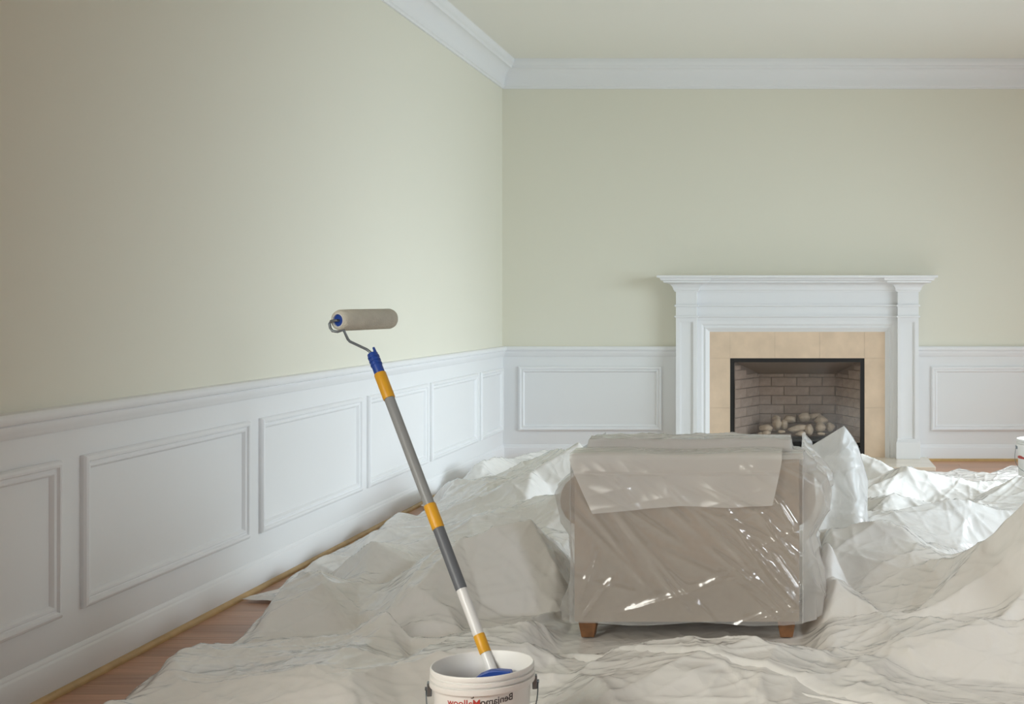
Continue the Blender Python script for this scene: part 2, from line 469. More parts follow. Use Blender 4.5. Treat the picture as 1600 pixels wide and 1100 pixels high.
# ================================================================== FIREPLACE
fp = empty('fireplace', (FX, YB, 0))
tag(fp, 'white classical fireplace mantel with cream marble surround and black gas firebox', 'fireplace')
def fpart(mb, name, m, parent=fp, **k):
    o = mb.build(name, m, None, **k)
    if parent is fp: setparent(o, fp)
    else:
        o.parent = parent; o.matrix_parent_inverse = parent.matrix_parent_inverse.copy() if False else Matrix.Identity(4)
        o.matrix_parent_inverse = Matrix.Translation(-Vector((0, 0, 0)))
    return o
# children of parts: parts live at world origin offset, so a plain parent with inverse works
def sub(mb, name, m, parent, **k):
    o = mb.build(name, m, None, **k)
    o.parent = parent
    return o
def world_sub(o, parent):
    # parent keeps mesh data in world coordinates under fp with inverse translation -> identity world matrix
    o.parent = parent
    return o
GY = YB                       # wall plane
# hearth slab
mb = MB(); mb.box(FX - .975, FX + .975, 9.0, GY + .45, 0.0, .030)
fpart(mb, 'hearth_slab', M['hearth'], bevel=.004)
# marble surround: lintel of three tiles and two legs
YS = GY - .035                # face of marble
def tile(x0, x1, z0, z1):
    mb = MB(); mb.box(FX + x0, FX + x1, YS, GY + .02, z0, z1); fpart(mb, 'marble_tile', M['marble'], bevel=.0006)
HB = .030
g = .0004
tile(-.70, -.503 - g, .771 + g, 1.0); tile(.503 + g, .70, .771 + g, 1.0)
for k in range(3):
    w3 = 1.006/3; tile(-.503 + k*w3 + (g if k else 0), -.503 + (k+1)*w3 - g, .771 + g, 1.0)
for s in (-1, 1):
    for k in range(2):
        h0 = HB + k*.3705; x = sorted((s*.503, s*.70)); tile(x[0], x[1], h0 + (g if k else 0), h0 + .3705 - g)
# pilasters
PO, PI_ = .900, .744
YP = GY - .125                # pilaster face
for s in (-1, 1):
    cx = FX + s*(PO + PI_)/2; hw = (PO - PI_)/2
    mb = MB()
    # shaft body with a recessed panel (frame strips around a sunk field)
    z0, z1 = .17, 1.082
    mb.box(cx-hw, cx+hw, YP + .014, GY, HB, z1)
    mb.box(cx-hw, cx-hw+.028, YP, YP + .014, z0, z1); mb.box(cx+hw-.028, cx+hw, YP, YP + .014, z0, z1)
    mb.box(cx-hw+.028, cx+hw-.028, YP, YP + .014, z1 - .035, z1)
    pil = fpart(mb, 'pilaster', M['trim'])
    mb = MB()
    mb.box(cx-hw+.028, cx-hw+.036, YP + .005, YP + .014, z0, z1 - .043); mb.box(cx+hw-.036, cx+hw-.028, YP + .005, YP + .014, z0, z1 - .043)
    mb.box(cx-hw+.028, cx+hw-.028, YP + .005, YP + .014, z1 - .043, z1 - .035)
    sub(mb, 'panel_bead', M['trim'], pil)
    mb = MB(); mb.box(cx-hw-.012, cx+hw+.012, YP - .016, GY, HB, .155)
    mb.box(cx-hw-.008, cx+hw+.008, YP - .011, GY, .155, .166); mb.box(cx-hw-.004, cx+hw+.004, YP - .006, GY, .166, .178)
    sub(mb, 'plinth', M['trim'], pil, bevel=.003)
    # capital block: bands
    mb = MB()
    mb.box(cx-hw-.010, cx+hw+.010, YP - .016, GY, 1.078, 1.090)
    mb.box(cx-hw, cx+hw, YP - .002, GY, 1.090, 1.160)
    mb.box(cx-hw-.010, cx+hw+.010, YP - .016, GY, 1.158, 1.172)
    mb.box(cx-hw, cx+hw, YP - .002, GY, 1.172, 1.30)
    sub(mb, 'capital', M['trim'], pil, bevel=.0015)
# frieze bands between the pilasters
YF = GY - .075
mb = MB(); mb.box(FX - PI_, FX + PI_, YF, GY, 1.0575, 1.30)
fpart(mb, 'frieze', M['trim'])
for z0, z1, p in ((1.078, 1.090, .020), (1.158, 1.172, .020)):
    mb = MB(); mb.sweep([(0, z0), (p*.6, z0), (p, z0+.004), (p, z1), (0, z1)],
                        lambda p_, z: (FX - PI_, YF - p_, z), lambda p_, z: (FX + PI_, YF - p_, z))
    fpart(mb, 'frieze_band', M['trim'])
# casing around the marble: mitred three-sided moulding from .744 to .656
CAS = [(0, .0), (0, .073), (.012, .073), (.030, .070), (.042, .058), (.050, .056), (.058, .062), (.070, .052), (.080, .040), (.088, .036), (.088, 0)]
mb = MB(); vs = []; fs = []
top = .969 + .088
for o_, h in CAS:
    xi = PI_ - o_
    zt = top - o_
    vs += [(FX - xi, GY - h, HB), (FX - xi, GY - h, zt), (FX + xi, GY - h, zt), (FX + xi, GY - h, HB)]
for i in range(len(CAS) - 1):
    for k in range(3):
        fs.append((i*4+k, i*4+k+1, (i+1)*4+k+1, (i+1)*4+k))
mb.add(vs, fs); fpart(mb, 'casing', M['trim'], smooth=25)
# cornice: cove stepping out round the pilasters, then shelf
COVE = [(0, 1.268), (.010, 1.268), (.012, 1.278), (.018, 1.282)] + \
       [(.018 + .058*(1-math.cos(R(a))), 1.282 + .050*math.sin(R(a))) for a in range(15, 91, 15)] + \
       [(.084, 1.336), (.086, 1.346), (.104, 1.352), (.108, 1.366), (.112, 1.372)]
YCP, YCF = YP - .002, YF
mb = MB(); vs = []; fs = []
for p, z in COVE:
    a = PO + p; b = PI_ - p
    vs += [(FX - a, GY, z), (FX - a, YCP - p, z), (FX - b, YCP - p, z), (FX - b, YCF - p, z),
           (FX + b, YCF - p, z), (FX + b, YCP - p, z), (FX + a, YCP - p, z), (FX + a, GY, z)]
for i in range(len(COVE) - 1):
    for k in range(7):
        fs.append((i*8+k, i*8+k+1, (i+1)*8+k+1, (i+1)*8+k))
mb.add(vs, fs); fpart(mb, 'cornice', M['trim'], smooth=28)
mb = MB(); mb.box(FX - 1.030, FX + 1.030, YCP - .130, GY, 1.370, 1.387)
fpart(mb, 'mantel_shelf', M['trim'], bevel=.005)

# firebox
FD = .42; HBK = .305; HFR = .475; ZT0, ZT1 = .745, .635
mb = MB()
c = [(FX-HFR, GY+.0, HB), (FX+HFR, GY+.0, HB), (FX+HBK, GY+FD, HB), (FX-HBK, GY+FD, HB)]
t = [(FX-HFR, GY+.0, ZT0), (FX+HFR, GY+.0, ZT0), (FX+HBK, GY+FD, ZT1), (FX-HBK, GY+FD, ZT1)]
mb.add(c + t, [(0,1,2,3), (4,7,6,5), (1,2,6,5), (2,3,7,6), (3,0,4,7)])
fbx = fpart(mb, 'firebox', M['mortar'])
# outer steel shell closes the opening behind the wall
mb = MB()
mb.box(FX-.53, FX-.50, GY, GY+.50, 0, .82); mb.box(FX+.50, FX+.53, GY, GY+.50, 0, .82)
mb.box(FX-.53, FX+.53, GY+.47, GY+.50, 0, .82); mb.box(FX-.53, FX+.53, GY, GY+.50, .79, .82)
fpart(mb, 'firebox_shell', M['black'])
# bricks: back and splayed sides
CH = .072
def brick_mesh(w, h, d):
    mb = MB(); mb.box(-w/2, w/2, -d/2, d/2, -h/2, h/2)
    me = mb.mesh('brick'); bm = bmesh.new(); bm.from_mesh(me)
    bmesh.ops.bevel(bm, geom=list(bm.edges), offset=.003, segments=1, affect='EDGES'); bm.to_mesh(me); bm.free()
    me.materials.append(M['brick']); return me
def lay(p0, p1, zt_fn, inward):
    d = Vector(p1) - Vector(p0); Ln = d.length; d.normalize(); ang = math.atan2(d.y, d.x)
    z = HB + .002; r = 0
    while z < .75:
        u = -.10 * (r % 2)
        while u < Ln:
            a, b = max(u, 0), min(u + .2, Ln)
            if b - a > .03:
                h = min(CH - .006, min(zt_fn(a/Ln), zt_fn(b/Ln)) - z)
                if h > .015:
                    key = (round(b-a-.006, 3), round(h, 3))
                    if key not in bmesh_cache: bmesh_cache[key] = brick_mesh(key[0], key[1], .012)
                    o = bpy.data.objects.new('brick', bmesh_cache[key]); COL.objects.link(o)
                    m_ = Vector(p0) + d*((a+b)/2) + Vector(inward)*.003
                    o.location = (m_.x, m_.y, z + h/2); o.rotation_euler = (0, 0, ang)
                    o.parent = fbx
            u += .2
        z += CH; r += 1
bmesh_cache = {}
lay((FX-HBK, GY+FD, 0), (FX+HBK, GY+FD, 0), lambda q: ZT1 - .004, (0, -1, 0))
n_ = Vector((FD, HFR-HBK, 0)).normalized()
lay((FX-HFR, GY+.01, 0), (FX-HBK, GY+FD-.01, 0), lambda q: ZT0 + (ZT1-ZT0)*q - .006, (n_.x, -n_.y, 0))
lay((FX+HFR, GY+.01, 0), (FX+HBK, GY+FD-.01, 0), lambda q: ZT0 + (ZT1-ZT0)*q - .006, (-n_.x, -n_.y, 0))
# black frame, louvre, glass
mb = MB(); A = .503
for x0, x1, z0, z1 in ((-A, -A+.030, HB, .771), (A-.030, A, HB, .771), (-A+.030, A-.030, .741, .771), (-A+.030, A-.030, HB, HB+.04)):
    mb.box(FX+x0, FX+x1, YS + .004, GY + .02, z0, z1)
fr = fpart(mb, 'firebox_frame', M['black'], bevel=.003)
for k in range(3):
    mb = MB(); z = HB + .048 + k*.022
    mb.add([(FX-A+.03, YS+.012, z), (FX+A-.03, YS+.012, z), (FX+A-.03, YS+.030, z+.014), (FX-A+.03, YS+.030, z+.014),
            (FX-A+.03, YS+.014, z-.003), (FX+A-.03, YS+.014, z-.003), (FX+A-.03, YS+.032, z+.011), (FX-A+.03, YS+.032, z+.011)],
           [(0,1,2,3), (7,6,5,4), (0,4,5,1), (1,5,6,2), (2,6,7,3), (3,7,4,0)])
    sub(mb, 'louvre', M['black'], fr)
mb = MB(); mb.box(FX-A+.03, FX+A-.03, YS+.022, YS+.025, HB+.115, .741)
fpart(mb, 'glass_pane', M['fglass'])
# ember tray
mb = MB(); mb.box(FX-.36, FX+.36, GY+.06, GY+.33, HB, .115); mb.box(FX-.30, FX+.30, GY+.14, GY+.34, .115, .15)
fpart(mb, 'burner_tray', M['ember'], bevel=.012)

# ceramic stones: each a thing
def stone(px, py, w, h, Y, seed, label):
    r = random.Random(seed)
    bm = bmesh.new(); bmesh.ops.create_icosphere(bm, subdivisions=3, radius=1)
    ph = [(Vector((r.uniform(-1,1), r.uniform(-1,1), r.uniform(-1,1))).normalized(), r.uniform(.75, .98)) for _ in range(9)]
    for v in bm.verts:
        for n, d in ph:
            e = v.co.dot(n)
            if e > d: v.co -= n*(e-d)*.8
        v.co *= 1 + .05*math.sin(v.co.x*5 + seed) + .04*math.sin(v.co.z*6 + v.co.y*4 + seed)
    s = Y / F
    for v in bm.verts:
        v.co.x *= w*s/2; v.co.z *= h*s/2; v.co.y *= (w+h)*s/4*.9
    me = bpy.data.meshes.new('ceramic_stone'); bm.to_mesh(me); bm.free()
    me.polygons.foreach_set('use_smooth', [True]*len(me.polygons)); me.materials.append(M['stone'])
    o = bpy.data.objects.new('ceramic_stone', me); COL.objects.link(o)
    p = P(px, py, Y); o.location = p; o.rotation_euler = (r.uniform(-.1,.1), r.uniform(-.12,.12), r.uniform(-.4,.4))
    tag(o, label, 'stone', 'stones in the firebox')
SC = 1505/260
ST = [((445,750,125,68), .17, 'leftmost upper oval stone of the firebox pile'),
      ((452,792,78,52), .12, 'small pinkish stone at the lower left of the firebox pile'),
      ((398,800,58,34), .13, 'low flat stone at the far left of the firebox pile'),
      ((548,705,84,120), .20, 'tall upright tan stone left of centre in the firebox'),
      ((540,655,74,50), .24, 'rounded stone capping the tall stone left of centre in firebox'),
      ((612,715,64,86), .21, 'greyish egg-shaped stone beside the tall tan stone in firebox'),
      ((655,668,116,66), .26, 'wide stone at the back left of the firebox pile'),
      ((790,648,104,84), .28, 'topmost stone at the centre back of the firebox pile'),
      ((890,640,120,60), .31, 'dark shaded stone behind the topmost stone in firebox'),
      ((742,750,185,64), .14, 'long horizontal stone at the front centre of the firebox pile'),
      ((835,762,80,92), .12, 'upright stone ending the long front stone in firebox'),
      ((762,797,96,44), .09, 'low tan stone at the very front of the firebox pile'),
      ((945,680,120,84), .24, 'large rounded stone at the upper right of firebox pile'),
      ((935,742,96,84), .18, 'stone below the large rounded one at right of firebox'),
      ((1027,738,84,80), .21, 'rightmost round stone of the firebox pile'),
      ((585,780,66,30), .12, 'small flat dark stone between front stones in firebox'),
      ((945,797,70,30), .11, 'small flat stone at the lower right of firebox pile')]
for i, ((zx, zy, w, h), dy, lab) in enumerate(ST):
    stone(1120 + zx/SC, 540 + zy/SC, w/SC*1.04, h/SC*1.08, GY + dy, 31 + i*7, lab)

# ================================================================== FILM: height maps
GX0, GX1, GY0, GY1, GR = -2.35, 2.35, 2.2, 9.7, 0.008
gx = np.arange(GX0, GX1, GR); gy = np.arange(GY0, GY1, GR)
def tin(pts, ridge=0.0, rw=.006):
    """piecewise planar surface through points, on the raster: flat facets meeting in creases, with raised pinch lines"""
    v2 = [Vector((p[0], p[1])) for p in pts]
    vo, eo, fo, ov, _, _ = delaunay_2d_cdt(v2, [], [], 0, 1e-5)
    z = [0.0]*len(vo)
    for i, src in enumerate(ov):
        if src: z[i] = pts[src[0]][2]
    out = np.zeros((len(gy), len(gx)))
    for f in fo:
        (x0, y0), (x1, y1), (x2, y2) = [vo[i] for i in f]
        za, zb, zc = [z[i] for i in f]
        i0 = max(0, int((min(x0,x1,x2)-GX0)/GR)); i1 = min(len(gx), int((max(x0,x1,x2)-GX0)/GR)+2)
        j0 = max(0, int((min(y0,y1,y2)-GY0)/GR)); j1 = min(len(gy), int((max(y0,y1,y2)-GY0)/GR)+2)
        if i0 >= i1 or j0 >= j1: continue
        X = gx[i0:i1][None,:]; Y = gy[j0:j1][:,None]
        den = (y1-y2)*(x0-x2) + (x2-x1)*(y0-y2)
        if abs(den) < 1e-12: continue
        a = ((y1-y2)*(X-x2) + (x2-x1)*(Y-y2))/den; b = ((y2-y0)*(X-x2) + (x0-x2)*(Y-y2))/den; c_ = 1-a-b
        k = (a >= -1e-6) & (b >= -1e-6) & (c_ >= -1e-6)
        v = a*za + b*zb + c_*zc
        if ridge:
            ar = abs(den)
            d = np.minimum(np.minimum(a*ar/math.hypot(x1-x2, y1-y2), b*ar/math.hypot(x2-x0, y2-y0)), c_*ar/math.hypot(x0-x1, y0-y1))
            v = v + ridge*np.exp(-np.maximum(d, 0)/rw)
        s = out[j0:j1, i0:i1]; s[k] = v[k]
    return out
def blur(a, n):
    for _ in range(n):
        p = np.pad(a, 1, mode='edge')
        a = (p[1:-1,1:-1]*4 + (p[:-2,1:-1]+p[2:,1:-1]+p[1:-1,:-2]+p[1:-1,2:])*2 + p[:-2,:-2]+p[:-2,2:]+p[2:,:-2]+p[2:,2:])/16
    return a
def rand_tin(space, amp, ang, stretch, seed, ridge=0.0, rw=.006):
    """random crumple: jittered points in a rotated, stretched frame; sharp creases"""
    r = np.random.RandomState(seed); ca, sa = math.cos(ang), math.sin(ang)
    pts = []
    for i in np.arange(-9, 9, space*stretch):
        for j in np.arange(-9, 9, space):
            u = i + r.uniform(-.5, .5)*space*stretch*1.1; v = j + r.uniform(-.5, .5)*space*1.1
            x = ca*u - sa*v; y = 5.9 + sa*u + ca*v
            if GX0 - .4 < x < GX1 + .4 and GY0 - .4 < y < GY1 + .4:
                pts.append((x, y, amp*r.rand()**1.3))
    return tin(pts, ridge, rw)
PTS = [P(*q) for q in (
  (580,850,5.1), (490,932,4.95), (650,885,5.0), (722,845,4.95), (738,858,5.0), (828,806,5.0), (885,965,4.62), (870,990,4.5),
  (720,990,4.4), (640,1000,4.3), (560,930,4.8), (650,905,4.55), (602,962,4.25), (545,1025,3.85), (490,1078,3.6), (640,1040,3.95), (560,990,4.4), (610,1090,3.72), (700,930,4.5),
  (410,900,5.2), (480,875,5.4), (440,935,5.05), (540,850,5.8), (600,838,6.1), (660,800,6.4), (640,772,7.0), (690,735,7.4), (740,722,8.0),
  (800,712,8.4), (862,697,7.2), (835,745,6.6), (820,800,6.2), (905,690,6.8), (880,780,6.0), (770,760,7.0), (720,780,6.6),
  (1380,760,7.5), (1430,745,8.0), (1490,760,7.6), (1560,745,8.2), (1600,730,8.4), (1600,770,7.2), (1400,785,6.6), (1500,795,6.6),
  (1580,800,6.3), (1450,812,6.2), (1360,830,5.9), (1420,850,5.4), (1410,858,5.2), (1290,880,5.1), (1500,915,4.9),
  (1600,815,4.6), (1540,865,4.65), (1490,897,4.75), (1640,780,4.7), (1600,950,4.35), (1520,1000,4.2), (1470,930,4.7), (1600,1040,3.95),
  (1558,991,4.15), (1480,1020,4.0), (1400,1040,3.95), (1330,940,4.8), (1380,975,4.5), (1440,905,4.9), (1425,985,4.4),
  (1285,830,4.85), (1275,900,4.7), (1262,970,4.5), (1050,1020,4.2), (1090,1000,4.3), (960,1050,3.95), (900,1040,4.05),
  (880,880,4.8))]
PTS = [(p.x, p.y, p.z) for p in PTS]
PTS += [(-1.2,5.4,.08), (-1.6,5.5,.06), (-.95,5.35,.1), (-1.5,7.9,.06), (-1.0,8.0,.08), (-1.1,7.5,.13), (.95,5.2,.06), (.6,5.3,.05),
        (-.6,5.6,.06), (-.2,5.7,.1), (-.6,6.4,.12), (0,6.8,.12), (-.4,7.6,.05), (1.9,7.4,.08), (2.0,5.6,.2), (2.0,4.2,.2), (1.5,4.7,.4)]
r0 = np.random.RandomState(5)
for x in np.arange(-2.6, 2.7, .30):
    for y in np.arange(2.0, 10, .34):
        xx, yy2 = x + r0.uniform(-.12,.12), y + r0.uniform(-.12,.12)
        if min((xx-p[0])**2 + (yy2-p[1])**2 for p in PTS[:92]) > .20**2:
            top = .11 + .10*min(1, max(0, (yy2-4.1)/.7))
            PTS.append((xx, yy2, .004 + top*r0.rand()**1.8))
H1 = tin(PTS)
XX, YY = np.meshgrid(gx, gy)
def sstep(a, b, t): q = np.clip((t-a)/(b-a), 0, 1); return q*q*(3-2*q)
calm = 0.75 + 0.25*sstep(3.3, 4.6, YY)              # flatter film close to the viewer
H2 = rand_tin(.30, .26, .45, 1.7, 3, .014, .010)*.5 + rand_tin(.19, .15, -.7, 2.1, 4, .012, .008)*.5
H2 = H2 - H2.mean()
H3 = (rand_tin(.12, .022, 1.0, 2.6, 8, .009, .007) + rand_tin(.065, .006, -.3, 2, 9))*.6
H4 = (rand_tin(.12, .022, .2, 2.6, 18, .009, .007) + rand_tin(.065, .006, -1.1, 2, 19))*.6
H = np.maximum(H1 + H2*calm - .012, .10*(H2 - H2.min())*calm)
wl = sstep(.02, .28, XX - XL); H = H*np.where(YY < 6.9, .12 + .88*wl, .45 + .55*wl)
def hole(H, x0, x1, y0, y1, val, soft):
    dx = np.maximum(np.maximum(x0-XX, XX-x1), 0); dy = np.maximum(np.maximum(y0-YY, YY-y1), 0)
    k = sstep(0, soft, np.sqrt(dx*dx+dy*dy)); return H*k + val*(1-k)
def pond(H, cx, cy, rad, val, soft):
    k = sstep(rad, rad+soft, np.hypot(XX-cx, YY-cy)); return H*k + val*(1-k)
# the film lies flat under the chair and the pails; presses to the floor by the walls and hearth
under = .002 + .08*H
kc = sstep(0, .13, np.maximum(np.maximum(-.80-XX, XX-.0), np.maximum((4.28-YY)*.5, YY-5.25)))
hz = sstep(-.6, .0, XX); H = H*(sstep(0, .3, 9.3-YY)*(1-hz) + hz*(.10 + .90*sstep(.2, 1.5, 9.0-YY))) + .01
BKT = (-0.796, 3.21); BK2 = (1.485, 7.9)
def sample(A, x, y):
    u = np.clip((x-GX0)/GR, 0, len(gx)-1.001); v = np.clip((y-GY0)/GR, 0, len(gy)-1.001)
    i = u.astype(int); j = v.astype(int); a = u-i; b = v-j
    return (A[j,i]*(1-a)+A[j,i+1]*a)*(1-b) + (A[j+1,i]*(1-a)+A[j+1,i+1]*a)*b
def poly(pts, n, wob, seed):
    p = np.array(pts, float); d = np.r_[0, np.cumsum(np.hypot(*np.diff(p, axis=0).T))]; t = np.linspace(0, d[-1], n)
    q = np.c_[np.interp(t, d, p[:,0]), np.interp(t, d, p[:,1])]
    r = np.random.RandomState(seed); w = np.zeros((n, 2))
    for k in range(1, 9):
        w += np.outer(np.sin(k*2.1*t + r.uniform(0, 6)), r.uniform(-1, 1, 2))*wob/k**.7
    e = np.minimum(np.arange(n), np.arange(n)[::-1])/(.06*n); return q + w*np.clip(e, 0, 1)[:,None]
def film_sheet(name, label, bottom, right, top, left, off, detail, edge, m, seed, wob=.02, res=.0105, base=None, lift=.012, damp=1.0):
    """a quadrilateral sheet with wavy edges laid over the height map; edges run bottom L>R, right B>T, top L>R, left B>T"""
    ln = lambda p: float(np.sum(np.hypot(*np.diff(np.array(p, float), axis=0).T)))
    nu = int(max(ln(bottom), ln(top))/res); nv = int(max(ln(left), ln(right))/res)
    B, T = poly(bottom, nu, wob, seed), poly(top, nu, wob, seed+1)
    L_, R_ = poly(left, nv, wob, seed+2), poly(right, nv, wob, seed+3)
    u = np.linspace(0, 1, nu)[None,:,None]; v = np.linspace(0, 1, nv)[:,None,None]
    XY = (1-v)*B[None] + v*T[None] + (1-u)*L_[:,None] + u*R_[:,None] \
        - ((1-u)*(1-v)*B[0] + u*(1-v)*B[-1] + (1-u)*v*T[0] + u*v*T[-1])
    x, y = XY[...,0], XY[...,1]
    z = (sample(H, x, y)*damp + sample(detail, x, y))
    # free edges drop to the floor over a hand's breadth, with a small curl
    du = np.minimum(np.arange(nu), np.arange(nu)[::-1])[None,:]*res; dv = np.minimum(np.arange(nv), np.arange(nv)[::-1])[:,None]*res
    # which edges are free: bottom, right, top, left
    d = np.full((nv, nu), 9.0)
    au = np.arange(nu)[None,:]*res*ln(bottom)/(nu*res); av = np.arange(nv)[:,None]*res
    if edge[0]: d = np.minimum(d, av + 0*au)
    if edge[1]: d = np.minimum(d, au[:, ::-1] + 0*av)
    if edge[2]: d = np.minimum(d, av[::-1] + 0*au)
    if edge[3]: d = np.minimum(d, au + 0*av)
    k = sstep(0, .16, d); z = z*(.18 + .82*k) + lift*np.exp(-((d-.03)/.022)**2)
    z = (z + off)*(.10 + .90*sample(kc, x, y))
    # keep pails standing on it
    for cx, cy, rad in ((*BKT, .125), (*BK2, .150)):
        q = sstep(rad, rad+.10, np.hypot(x-cx, y-cy)); z = z*q + (off*.3 + .004)*(1-q)
    z = np.maximum(z, .003 + off*.2)
    mb = MB(); mb.grid(np.stack([x, y, z], -1))
    o = mb.build(name, m, smooth=180)
    tag(o, label, 'plastic sheet', 'plastic sheeting on the floor')
    return o
fp2 = lambda px, py: (((px-VX)*(EYE*F/(py-VY))/F), EYE*F/(py-VY))
film_sheet('plastic_sheet', 'white curled plastic sheet lying along the left wainscot toward the corner',
   [(-2.19, 5.02), (-1.85, 4.93), (-1.2, 4.8), (-.75, 5.3)], [(-.75, 5.3), (-.7, 7.0), (-.6, 9.2)],
   [(-2.17, 9.30), (-1.7, 9.28), (-1.2, 9.15), (-.6, 9.2)], [(-2.19, 5.02), (-2.13, 5.15), (-2.17, 5.8), (-2.16, 6.4), (-2.02, 6.75), (-2.00, 7.1), (-2.17, 7.3), (-2.18, 8.2), (-2.17, 9.30)],
   .008, H4, (1,0,1,1), M['film'], 60)
film_sheet('plastic_sheet', 'bright crinkled plastic sheet in front of the hearth beside the far pail',
   [(-.95, 5.15), (.2, 5.0), (1.0, 4.9), (2.15, 4.9)], [(2.15, 4.9), (2.18, 8.6)],
   [(-.9, 8.75), (-.2, 8.85), (.55, 8.88), (1.0, 8.75), (1.13, 8.95), (1.25, 8.55), (1.5, 9.1), (2.18, 8.6)], [(-.95, 5.15), (-.9, 7.0), (-.9, 8.75)],
   .014, H3, (0,1,1,0), M['film'], 70)
film_sheet('plastic_sheet', 'large beige-tinted plastic sheet tented up behind the roller pole',
   [(-1.94, 3.25), (-1.2, 3.1), (.25, 3.1)], [(.25, 3.1), (.15, 3.9), (-.45, 4.7), (-.6, 5.45)],
   [(-1.86, 5.0), (-1.66, 5.3), (-1.1, 5.55), (-.6, 5.45)], [(-1.94, 3.25), fp2(190,1110), fp2(287,1044), fp2(326,1043), fp2(365,1018), fp2(452,954), (-1.86, 5.0)],
   .016, H4, (0,0,1,1), M['film'], 80, res=.009)
film_sheet('plastic_sheet', 'crumpled plastic sheet before and right of the armchair rising at the picture edge',
   [fp2(815,1000), fp2(905,1048), fp2(1000,1078), fp2(1110,1102), (.4, 3.35), (2.15, 3.2)], [(2.15, 3.2), (2.18, 5.5)],
   [(-.83, 5.0), (-.4, 5.2), (.06, 5.25), (.5, 5.5), (1.2, 5.45), (2.18, 5.5)], [fp2(815,1000), (-.9, 4.7), (-.83, 5.0)],
   .026, H3, (1,1,1,1), M['film'], 90, res=.009, lift=.032)

# standing peak of film beside the hearth: front and back leaves meeting in a ridge
def peak():
    ridge = [(1222,735), (1242,711), (1280,689), (1319,665), (1332,682), (1341,697), (1349,724), (1357,752), (1354,790), (1351,830)]
    rp = np.array([[*P(a, b, 5.62 + .02*i)] for i, (a, b) in enumerate(ridge)])
    n = 70; d = np.r_[0, np.cumsum(np.linalg.norm(np.diff(rp, axis=0), axis=1))]; t = np.linspace(0, d[-1], n)
    rp = np.stack([np.interp(t, d, rp[:,k]) for k in range(3)], 1)
    # feet of the front leaf (towards viewer) and back leaf
    s = np.linspace(0, 1, n)
    front = np.stack([-.14 + .44*s, 5.28 + .12*np.sin(s*5), 0*s + .05], 1)
    back = np.stack([-.10 + .52*s, 6.30 + .1*np.cos(s*4), 0*s + .05], 1)
    m = 60; rows = []
    r = np.random.RandomState(2)
    for i in range(m):
        q = i/(m-1); w = q**1.0
        belly = math.sin(q*math.pi)
        L = front*(1-w) + rp*w
        L = L + np.stack([0*s + .02*belly, -.03*belly*np.sin(s*7+1) + .025*belly*np.sin(s*13 + q*5), 0*s], 1)
        rows.append(L)
    for i in range(1, m):
        q = i/(m-1); L = rp*(1-q) + back*q; rows.append(L)
    A = np.array(rows)
    dx = sample(H3, A[...,0]*1.3, 4 + A[...,2]*2 + A[...,1]*.5)
    A[...,1] += (dx - .012)*1.6*np.clip(np.abs(np.arange(len(rows))-m+1)/8, 0, 1)[:,None]
    mb = MB(); mb.grid(A)
    o = mb.build('plastic_sheet', M['film_peak'], smooth=180)
    tag(o, 'stiff translucent plastic sheet standing in a pointed peak before the firebox', 'plastic sheet', 'plastic sheeting on the floor')
peak()

# ================================================================== ARMCHAIR
CX0, CX1, CY0, CY1 = -.782, -.002, 4.43, 5.20
ch = empty('armchair', ((CX0+CX1)/2, (CY0+CY1)/2, .012))
tag(ch, 'taupe upholstered roll-arm armchair seen from behind under clear film', 'armchair')
def cpart(mb, name, m, **k): return setparent(mb.build(name, m, **k), ch)
mb = MB(); mb.box(CX0+.01, CX1-.01, CY0+.03, CY1-.02, .075, .30); cpart(mb, 'base_frame', M['fabric'], bevel=.012, smooth=40)
mb = MB(); mb.sweep([(0, .068), (.14, .068), (.145, .40), (.150, .60), (.130, .632), (.09, .642), (.04, .640), (.012, .628), (0, .60)],
                    lambda p, z: (CX0, CY0+p, z), lambda p, z: (CX1, CY0+p, z))
cpart(mb, 'backrest', M['fabric'], bevel=.008, smooth=50)
for s, xc in ((-1, CX0+.040), (1, CX1-.040)):
    mb = MB(); n = 20
    pr = [(xc + .098*math.cos(2*math.pi*k/n), .483 + .098*math.sin(2*math.pi*k/n)) for k in range(n)]
    mb.sweep(pr, lambda x, z: (x, CY0+.045, z), lambda x, z: (x, CY1-.01, z))
    arm = cpart(mb, 'armrest', M['fabric'], smooth=40, bevel=.006)
    mb = MB(); x0, x1 = (CX0+.004, CX0+.11) if s < 0 else (CX1-.11, CX1-.004)
    mb.box(x0, x1, CY0+.10, CY1-.03, .08, .45); cpart(mb, 'arm_panel', M['fabric'], bevel=.01, smooth=40)
mb = MB(); mb.box(CX0+.10, CX1-.10, CY0+.16, CY1+.01, .30, .44); cpart(mb, 'seat_cushion', M['fabric'], bevel=.04, smooth=60)
mb = MB(); mb.box(CX0+.03, CX1-.035, CY0+.17, CY0+.34, .40, .672); cpart(mb, 'back_cushion', M['fabric'], bevel=.035, smooth=60)
for x, y in ((CX0+.045, CY0+.035), (CX1-.045, CY0+.035), (CX0+.045, CY1-.06), (CX1-.045, CY1-.06)):
    mb = MB(); a, b = .034, .022
    ztop, zb = .085, .012
    mb.add([(x-b,y-b,zb), (x+b,y-b,zb), (x+b,y+b,zb), (x-b,y+b,zb), (x-a,y-a,ztop), (x+a,y-a,ztop), (x+a,y+a,ztop), (x-a,y+a,ztop)],
           [(0,3,2,1), (4,5,6,7), (0,1,5,4), (1,2,6,5), (2,3,7,6), (3,0,4,7)])
    cpart(mb, 'leg', M['legwood'], bevel=.003)

